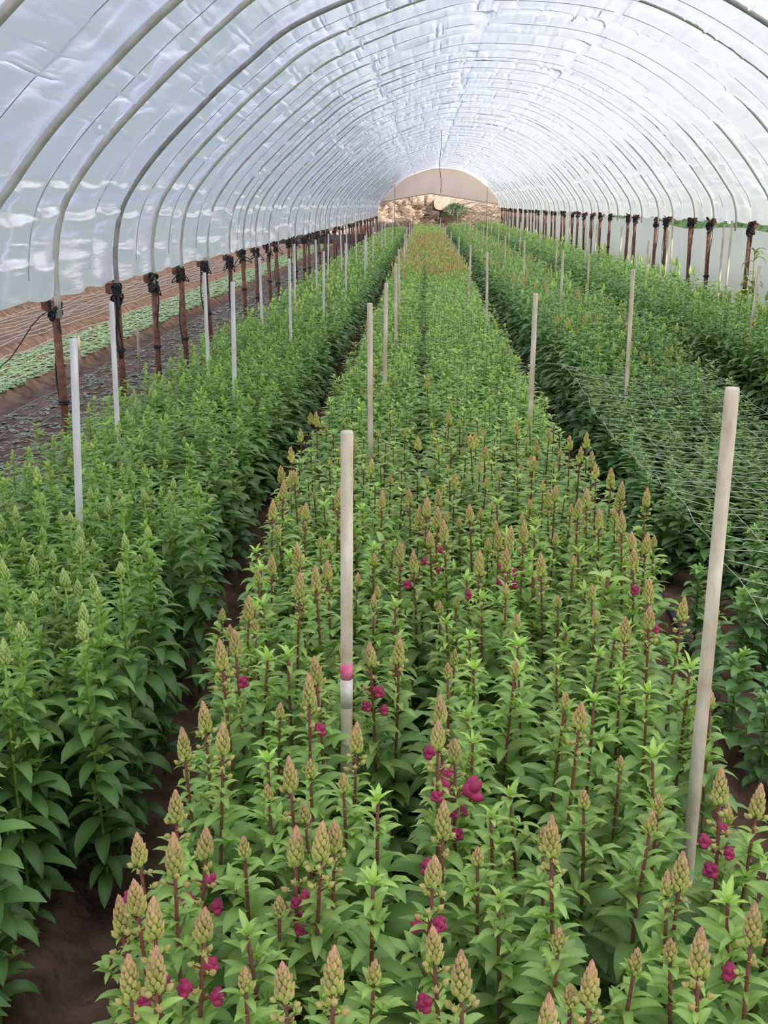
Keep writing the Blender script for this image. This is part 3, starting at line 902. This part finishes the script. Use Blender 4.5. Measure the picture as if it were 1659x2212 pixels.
# cloth across the upper part of the far arch
g = G(); Vc = []; nn = 80
lo = lambda x: (1.66 + (x + 2.1) / 2.27 * .40) if x < .17 else (2.06 - (x - .17) / 3.05 * .46 if x < 3.2 else 1.6)
xs_ = np.linspace(-2.05, 3.2, nn)
for x in xs_:
    top = np.interp(x, PU[20:-20, 0], PU[20:-20, 1]) - .02
    b = min(lo(x), top - .01)
    for s in np.linspace(0, 1, 12):
        yv = 51.3 + .05 * math.sin(x * 7 + s * 1.2) * (1 - s * .5) + .06 * mnoise.noise(Vector((x * 2.2, s * 2, 4)))
        Vc.append((x, yv, b + (top - b) * s))
idx = np.arange(nn * 12).reshape(nn, 12)
Q = np.stack([idx[:-1, :-1], idx[1:, :-1], idx[1:, 1:], idx[:-1, 1:]], -1).reshape(-1, 4)
o = empty('end_curtain', (0, 0, 0)); tag(o, 'beige cloth closing the upper part of the far tunnel arch', 'curtain')
g.add(Vc, Q); link('cloth', g.mesh('cloth', M_CURTAIN), o)
g = G(); g.add(*tube([(x, 51.25, min(lo(x), 9)) for x in xs_], .03, 6)); link('hem', g.mesh('hem', M_CURTAIN), o)

# ------------------------------------------------------------------ stakes
def stake(px, py, X, mat, r, desc, base_shift=(0, 0), label=None, h=None, parts=()):
    if h is None:
        Y, z = px_at_x(px, py, X)
    else:
        X, Y = px_at_height(px, py, h); z = h
    z = max(.9, min(1.6, z))
    o = empty('stake', (X + base_shift[0], Y + base_shift[1], 0))
    bx, by = -base_shift[0], -base_shift[1]
    g = G(); v, q, t = tube([(-bx * .15, -by * .15, -.15), (bx * .5, by * .5, z * .5), (bx, by, z - .004), (bx, by, z)], [r, r, r, r * .9], 14 if Y < 9 else 7)
    g.add(v, q, t)
    link('shaft', g.mesh('shaft', mat), o)
    tag(o, label or desc, 'stake', 'garden stakes standing in the beds')
    return o, X, Y, z, (bx, by)
def band(o, b, z0, z1, ztop, r, mat, name, lab):
    f0, f1 = z0 / ztop, z1 / ztop
    g = G(); g.add(*tube([(b[0] * f0, b[1] * f0, z0), (b[0] * f1, b[1] * f1, z1)], r, 14)); c = link(name, g.mesh(name, mat), o); c['label'] = lab

o, X, Y, z, b = stake(754, 932, 0, M_WOOD, .0128, '', (-.012, 0), 'thick weathered stake in the middle bed with a pink label', h=1.19)
band(o, b, .665, .70, z, .0133, M_PINK, 'tape', 'pink tape patch'); band(o, b, .60, .664, z, .0133, M_STICK, 'sticker', 'cream paper sticker')
stake(1579, 833, 0, M_WOOD, .0132, '', (-.012, 0), 'large round stake at the near end of the middle bed, beside the net', h=1.30)
stake(154, 735, 0, M_WHITE, .0125, '', (-.05, 0), 'tall grey-white stake at the near end of the left bed', h=1.2)
stake(801, 655, 0, M_WOOD, .0125, '', (0, 0), 'pale wood stake at the path edge of the middle bed, beside a flowering spike', h=1.2)
stake(1158, 633, 0, M_WOOD, .0125, '', (-.01, 0), 'brownish wood stake near the right edge of the middle bed', h=1.2)
o, X, Y, z, b = stake(1366, 581, 0, M_WOOD, .0115, '', (.0, 0), 'leaning wood stake with blue twine at the netted bed corner', h=1.26)
band(o, b, .52, .545, z, .017, M_BLUE, 'twine_knot', 'blue twine knot')
stake(237, 655, 0, M_WHITE, .0115, '', (-.02, 0), 'white stake second from the front in the left bed', h=1.2)
stake(502, 610, 0, M_WHITE, .0125, '', (-.02, 0), 'white stake fourth from the front in the left bed', h=1.2)
stake(440, 590, 0, M_WHITE, .0115, '', (0, 0), 'thin white stake third from the front in the left bed, by the posts', h=1.2)
o, X, Y, z, b = stake(1634, 572, 2.35, M_WOOD, .0115, '', (-.06, 0), 'leaning stake with a red band in the outer right bed')
band(o, b, .78, .80, z, .0125, M_PINK, 'tape', 'red tape band')
rows = {
 'left bed': (M_WHITE, [(625, 559, -1.08), (636, 527, -1.38), (682, 518, -1.38), (700, 543, -1.0), (710, 505, -1.38), (736, 497, -1.38), (748, 482, -1.38), (747, 525, -1.0),
              (768, 476, -1.4), (560, 557, -1.38), (789, 509, -.95), (792, 503, -1.0), (807, 490, -1.0), (812, 473, -1.4), (826, 478, -1.1), (832, 480, -1.0), (848, 474, -.9)]),
 'middle bed': (M_WOOD, [(836, 611, -.22), (856, 570, -.22), (862, 538, -.28), (875, 505, -.30), (879, 493, -.32), (885, 480, -.36), (889, 477, -.34), (894, 472, -.34), (943, 457, .55), (947, 460, .55),
                (952, 470, .52), (958, 484, .5), (963, 488, .5), (975, 500, .52), (992, 510, .52), (1017, 529, .50), (1053, 543, .55)]),
 'netted right bed': (M_WOOD, [(1092, 509, 1.2), (1133, 519, 1.2), (1216, 539, 1.25), (1044, 486, 1.2), (1030, 476, 1.2), (1016, 467, 1.2), (1006, 465, 1.2), (989, 458, 1.2), (1125, 480, 1.8), (1101, 474, 1.8),
              (1053, 474, 1.25), (1063, 462, 1.85), (1078, 474, 1.5), (1272, 515, 1.85), (1204, 510, 1.8)]),
 'outer right bed': (M_WOOD, [(1148, 479, 2.4), (1139, 467, 2.9), (1167, 480, 2.4), (1287, 482, 2.9), (1265, 490, 2.4), (1230, 460, 3.05), (1195, 496, 2.3), (1341, 487, 3.05), (1398, 519, 2.4), (1440, 497, 3.0),
              (1449, 472, 3.1), (1558, 484, 2.9), (1575, 476, 3.05)]),
}
for bed, (mat, lst) in rows.items():
    lst = sorted(lst, key=lambda a: px_at_x(*a)[0])
    k0 = {'left bed': 5, 'middle bed': 4, 'netted right bed': 2, 'outer right bed': 2}[bed]
    for i, (px, py, X) in enumerate(lst):
        nm = 'white' if bed == 'left bed' else 'pale wooden'
        stake(px, py, X, mat, .0115, f'{nm} stake, {ordinal(i + k0)} from the front in the {bed}', (R1.uniform(-.03, .03), 0))
for px, py, X, h, lab in ((163, 727, -3.5, 0, 'small brown wooden peg in the green seedling bed outside'), (293, 710, -2.75, 0, 'thin brown wooden peg between post and seedling bed outside')):
    Y, z = px_at_x(px, py, X)
    g = G(); g.add(*tube([(0, 0, -.1), (.01, 0, max(.25, z))], .014, 7)); o = link('peg', g.mesh('peg', M_TWIG), None, (X, Y, 0)); tag(o, lab, 'peg')

# ------------------------------------------------------------------ far end: rubble, log, brush, shrub, cords
def rock(loc, s, seed, mat, name, label, cat, group=None):
    R = np.random.default_rng(seed)
    n, m = 7, 10; V = [(0, 0, -1.0)]
    for i in range(1, n):
        th = PI * i / n
        for j in range(m):
            a = 2 * PI * j / m; V.append((math.sin(th) * math.cos(a), math.sin(th) * math.sin(a), -math.cos(th)))
    V.append((0, 0, 1.0)); V = np.array(V)
    pl = R.normal(size=(9, 3)); pl /= np.linalg.norm(pl, axis=1)[:, None]; dd = R.uniform(.55, .9, 9)
    for k in range(9):                                 # chip flat facets off
        e = V @ pl[k] - dd[k]; V = V - np.where(e > 0, e, 0)[:, None] * pl[k]
    V = V * s * R.uniform(.75, 1.25, 3)
    T = []; Q = []
    for j in range(m):
        j2 = (j + 1) % m; T.append((0, 1 + j2, 1 + j)); T.append((len(V) - 1, 1 + (n - 2) * m + j, 1 + (n - 2) * m + j2))
        for i in range(n - 2): Q.append((1 + i * m + j, 1 + i * m + j2, 1 + (i + 1) * m + j2, 1 + (i + 1) * m + j))
    g = G(); g.add(V, Q, T); o = link(name, g.mesh(name, mat, False), None, loc); tag(o, label, cat, group)
    return o
R2 = random.Random(5)
def slope_y(z): return 53.2 + 1.6 * max(0, z / 1.9 - .15) - .05
rk = 0
for i in range(100):
    x = R2.uniform(-2.6, 1.0); row = R2.randint(0, 5)
    z = .15 + row * .30; yy = slope_y(z)
    if x < -.3 or R2.random() < .45:
        rock((x, yy, z), R2.uniform(.16, .34), i, M_ROCK, 'rock', 'tan broken rock in the rubble heap beyond the tunnel end', 'rock', 'rocks of the rubble heap')
for i in range(26):
    zz = R2.uniform(.1, 1.2)
    rock((R2.uniform(-6.5, -2.6), slope_y(zz), zz), R2.uniform(.2, .4), 300 + i, M_ROCK, 'rock', 'tan rock heaped outside the posts at the far end', 'rock', 'rocks outside the far posts')
for i in range(14):
    zz = R2.uniform(1.55, 1.9)
    rock((R2.uniform(-.9, 1.1), slope_y(zz), zz), R2.uniform(.15, .28), 500 + i, M_ROCK, 'rock', 'tan rock on top of the rubble heap under the cloth', 'rock', 'rocks on top of the rubble heap')
g = G(); xs2 = np.linspace(-9, 6, 46); ys2 = np.linspace(53.2, 60, 14); Vh = []
for y in ys2:
    for x in xs2:
        Vh.append((x, y, 1.9 * min(1 + max(0, y - 55) * .12, (y - 53.2) / 1.6 + .15) * (1 if x < 1.2 else .93) + .25 * mnoise.fractal(Vector((x * 1.5, y * 1.5, 2)), 1, 2, 4)))
idx = np.arange(14 * 46).reshape(14, 46); Q = np.stack([idx[:-1, :-1], idx[:-1, 1:], idx[1:, 1:], idx[1:, :-1]], -1).reshape(-1, 4)
g.add(Vh, Q); M_HEAP = noise_mat('dry_heap', (.30, .21, .14), (.52, .39, .28), 5, .95, .9, 14, .1)
tag(link('hill', g.mesh('hill', M_HEAP, False)), 'dry tan mound behind the tunnel', kind='structure')
g = G()
for i in range(560):
    x = R2.uniform(-2.6, 3.4); z = R2.uniform(.1, 1.75 if x < 0.2 else 1.6); y = slope_y(z) - R2.uniform(.12, .45)
    if .2 < x < 1.1 and z > 1.0: continue
    L = R2.uniform(.3, .9); a = R2.uniform(-1.2, 1.2)
    p0 = np.array([x, y, z]); p1 = p0 + np.array([math.cos(a) * L, R2.uniform(-.2, .2), math.sin(a) * L * .6])
    g.add(*tube([p0, (p0 + p1) / 2 + [0, 0, R2.uniform(-.08, .1)], p1], R2.uniform(.006, .016), 4, False))
tag(link('brush', g.mesh('brush', M_TWIG)), 'dry tangled twigs heaped over the rubble at the far end', 'brush', kind='stuff')
lx, lz = (952 - VPX) * 50 / F, CAM_Z + 0.0
o = empty('log', (.72, 53.5, 1.62), .12); tag(o, 'thick sawn log end resting on the rubble beyond the far arch', 'log')
g = G(); ring = [(math.cos(a) * .38 * (1 + .08 * math.sin(3 * a + 1)), math.sin(a) * .31 * (1 + .06 * math.cos(2 * a))) for a in np.linspace(0, 2 * PI, 20, False)]
Vb = [(x, 0, z) for x, z in ring] + [(x * .96, 1.6, z * .96 - .1) for x, z in ring]
g.add(Vb, [(k, (k + 1) % 20, 20 + (k + 1) % 20, 20 + k) for k in range(20)]); link('bark', g.mesh('bark', M_BARK), o)
g = G(); g.add([(0, -.015, 0)] + [(x, -.004, z) for x, z in ring], None, [(0, 1 + (k + 1) % 20, 1 + k) for k in range(20)]); c = link('cut_face', g.mesh('cut_face', M_CUT), o); c['label'] = 'pale sawn face'
rock((.30, 53.7, 1.05), .42, 77, M_BARK, 'stump', 'dark rotten stump under the sawn log end', 'stump')
def bush(name, loc, rx, rz, n, L, col, label, cat, seed):
    R = random.Random(seed); g = G()
    for i in range(n):
        a = R.uniform(0, 6.28); e = R.uniform(-.1, 1.5); rr = R.uniform(.4, 1) ** .5
        p = np.array([math.cos(a) * math.cos(e) * rx * rr, math.sin(a) * math.cos(e) * rx * rr, math.sin(e) * rz * rr])
        leaf(g, p, a + R.uniform(-1, 1), L * R.uniform(.7, 1.3), L * .35, R.uniform(-.3, 1), 1.0, np.array(col) * R.uniform(.7, 1.3), n=4)
    o = empty(name, loc); tag(o, label, cat)
    link('foliage', g.mesh('foliage', M_LEAF), o)
    g = G()
    for k in range(5):
        a = k * 1.3; g.add(*tube([(0, 0, -.1), (math.cos(a) * rx * .4, math.sin(a) * rx * .4, rz * .7)], .012, 5), (.15, .11, .06))
    link('stem', g.mesh('stem', M_STEM), o)
bush('shrub', (1.35, 53.3, 1.15), .6, .5, 900, .12, (.13, .22, .12), 'grey-green shrub growing beside the sawn log at the far end', 'shrub', 3)

# tall yellowish weed against a right post
def weed(loc, h, seed, label):
    R = random.Random(seed); o = empty('weed', loc); tag(o, label, 'weed')
    g = G(); g2 = G()
    for s in range(3):
        a = R.uniform(0, 6.28); l = .10
        top = np.array([math.cos(a) * l, math.sin(a) * l, h * R.uniform(.75, 1)])
        pts = [top * t + [0, 0, 0] for t in np.linspace(0, 1, 8)]
        g.add(*tube(pts, np.linspace(.008, .004, 8), 6), (.22, .22, .06))
        for i in range(26):
            t = R.uniform(.25, 1); aa = R.uniform(0, 6.28); L = R.uniform(.07, .17)
            leaf(g2, top * t, aa, L, L * .22, R.uniform(.3, 1.1), R.uniform(1, 2.2), np.array((.20, .25, .06)) * R.uniform(.8, 1.3), n=6)
    link('stem', g.mesh('stem', M_STEM), o); link('foliage', g2.mesh('foliage', M_LEAF), o)
X, Y = px_at_height(1590, 640, .8)
weed((3.12, 10.8, 0), 1.22, 4, 'tall yellowish weed against a rusty post on the right side')

def cord(name, pts, r, mat, label, cat):
    g = G(); g.add(*tube(pts, r, 5)); tag(link(name, g.mesh(name, mat)), label, cat)
cord('cord', [(.30 + .02 * math.sin(k), 24.6, 3.10 - k * .14) for k in range(10)], .006, M_STRAP, 'thin dark cord hanging from the ridge of the cover', 'cord')
cord('rod', [(-1.0, 37, .5), (-1.0, 37, 2.13)], .014, M_PIPE_OLD, 'thin dark upright rod in front of the rubble heap', 'rod')
cord('rod', [(2.15, 41, .6), (2.17, 41, 2.2)], .012, M_PIPE_OLD, 'thin upright rod in front of the beige end cloth', 'rod')
cord('cord', [(-2.35 - .14 * t * 3, 7.0 - .4 * t, .98 - .5 * t + .03 * math.sin(9 * t)) for t in np.linspace(0, 1, 9)], .004, M_STRAP, 'loose black cord trailing from the first post towards the field', 'cord')
# black sheet edging far left
g = G(); Vs = []
for i, x in enumerate(np.linspace(-9, -2.3, 60)):
    for z in (0, .15, .30, .42):
        Vs.append((x, 46.5 + .05 * math.sin(x * 4 + z * 6), z + .03 * math.sin(x * 2)))
idx = np.arange(240).reshape(60, 4); g.add(Vs, np.stack([idx[:-1, :-1], idx[1:, :-1], idx[1:, 1:], idx[:-1, 1:]], -1).reshape(-1, 4))
tag(link('ground_sheet', g.mesh('ground_sheet', M_HOSE)), 'low black plastic sheet standing across the far end of the field', 'sheet')

# green bank outside on the right
xs3 = np.concatenate([np.arange(3.75, 6, .15), np.arange(6, 14, .5)]); ys3 = np.arange(4, 60, .3); Vh = []
for y in ys3:
    for x in xs3:
        Vh.append((x, y, min(3.2, max(-.02, (x - 3.75) * 1.15)) + .18 * mnoise.fractal(Vector((x * 2, y * 2, 7)), 1, 2, 4) * min(1, (x - 3.75) * 2)))
idx = np.arange(len(xs3) * len(ys3)).reshape(len(ys3), len(xs3)); g = G()
g.add(Vh, np.stack([idx[:-1, :-1], idx[:-1, 1:], idx[1:, 1:], idx[1:, :-1]], -1).reshape(-1, 4))
tag(link('hill', g.mesh('hill', M_BANK)), 'green grassy bank outside the right side', kind='structure')
g = G()
for i in range(7000):
    y = 7 + 22 * R2.random() ** 1.5; x = R2.uniform(4.5, 6.4); z = (x - 3.75) * 1.15 - .05
    for k in range(2):
        L = R2.uniform(.06, .14); leaf_lo(g, np.array([x, y, z]), R2.uniform(0, 6.28), L, L * .4, R2.uniform(.3, 1.2), 1.0, np.array((.22, .34, .10)) * R2.uniform(.6, 1.4), 2)
tag(link('grass', g.mesh('grass', M_LEAF, False)), 'leafy green growth on the bank above the side curtain', 'grass', kind='stuff')

# ------------------------------------------------------------------ light, sky, camera
w = bpy.data.worlds.new('sky'); SC.world = w; w.use_nodes = True
nt = w.node_tree; nt.nodes.clear()
out = nt.nodes.new('ShaderNodeOutputWorld'); bg = nt.nodes.new('ShaderNodeBackground')
tc = nt.nodes.new('ShaderNodeTexCoord'); sx = nt.nodes.new('ShaderNodeSeparateXYZ'); rp = nt.nodes.new('ShaderNodeValToRGB')
rp.color_ramp.elements[0].position = .0; rp.color_ramp.elements[0].color = (.88, .88, .92, 1)
rp.color_ramp.elements[1].position = .7; rp.color_ramp.elements[1].color = (.50, .62, .95, 1)
nt.links.new(tc.outputs['Generated'], sx.inputs[0]); nt.links.new(sx.outputs[2], rp.inputs[0]); nt.links.new(rp.outputs[0], bg.inputs[0])
bg.inputs[1].default_value = .84
nt.links.new(bg.outputs[0], out.inputs[0])
sun = bpy.data.lights.new('sun', 'SUN'); sun.energy = 2.6; sun.angle = math.radians(7); sun.color = (1, .93, .84)
so = bpy.data.objects.new('sun', sun); COL.objects.link(so)
d = Vector((-.62, .42, -.66)).normalized()           # light travels this way: from the right, a little from behind the camera
so.rotation_euler = d.to_track_quat('-Z', 'Y').to_euler()

cam = bpy.data.cameras.new('camera'); co = bpy.data.objects.new('camera', cam); COL.objects.link(co)
cam.sensor_fit = 'VERTICAL'; cam.sensor_height = 24.0; cam.lens = 24.0 * F / H
cam.clip_end = 300; cam.clip_start = .05
co.location = (0, 0, CAM_Z); co.rotation_euler = (PI / 2 - PITCH, 0, YAW)
SC.camera = co
SC.view_settings.view_transform = 'Standard'; SC.view_settings.look = 'None'; SC.view_settings.gamma = 1
SC.view_settings.use_curve_mapping = False
SC.view_settings.exposure = 1.1
SC.cycles.max_bounces = 6; SC.cycles.diffuse_bounces = 4; SC.cycles.glossy_bounces = 2; SC.cycles.transmission_bounces = 3; SC.cycles.transparent_max_bounces = 4
SC.cycles.use_denoising = True
print('NEAR', len(NEAR), 'far', len(FARP), 'young', len(young), 'quads', sum(len(q) for q in big.q), 'ymax near', max(p['y'] for p in NEAR))
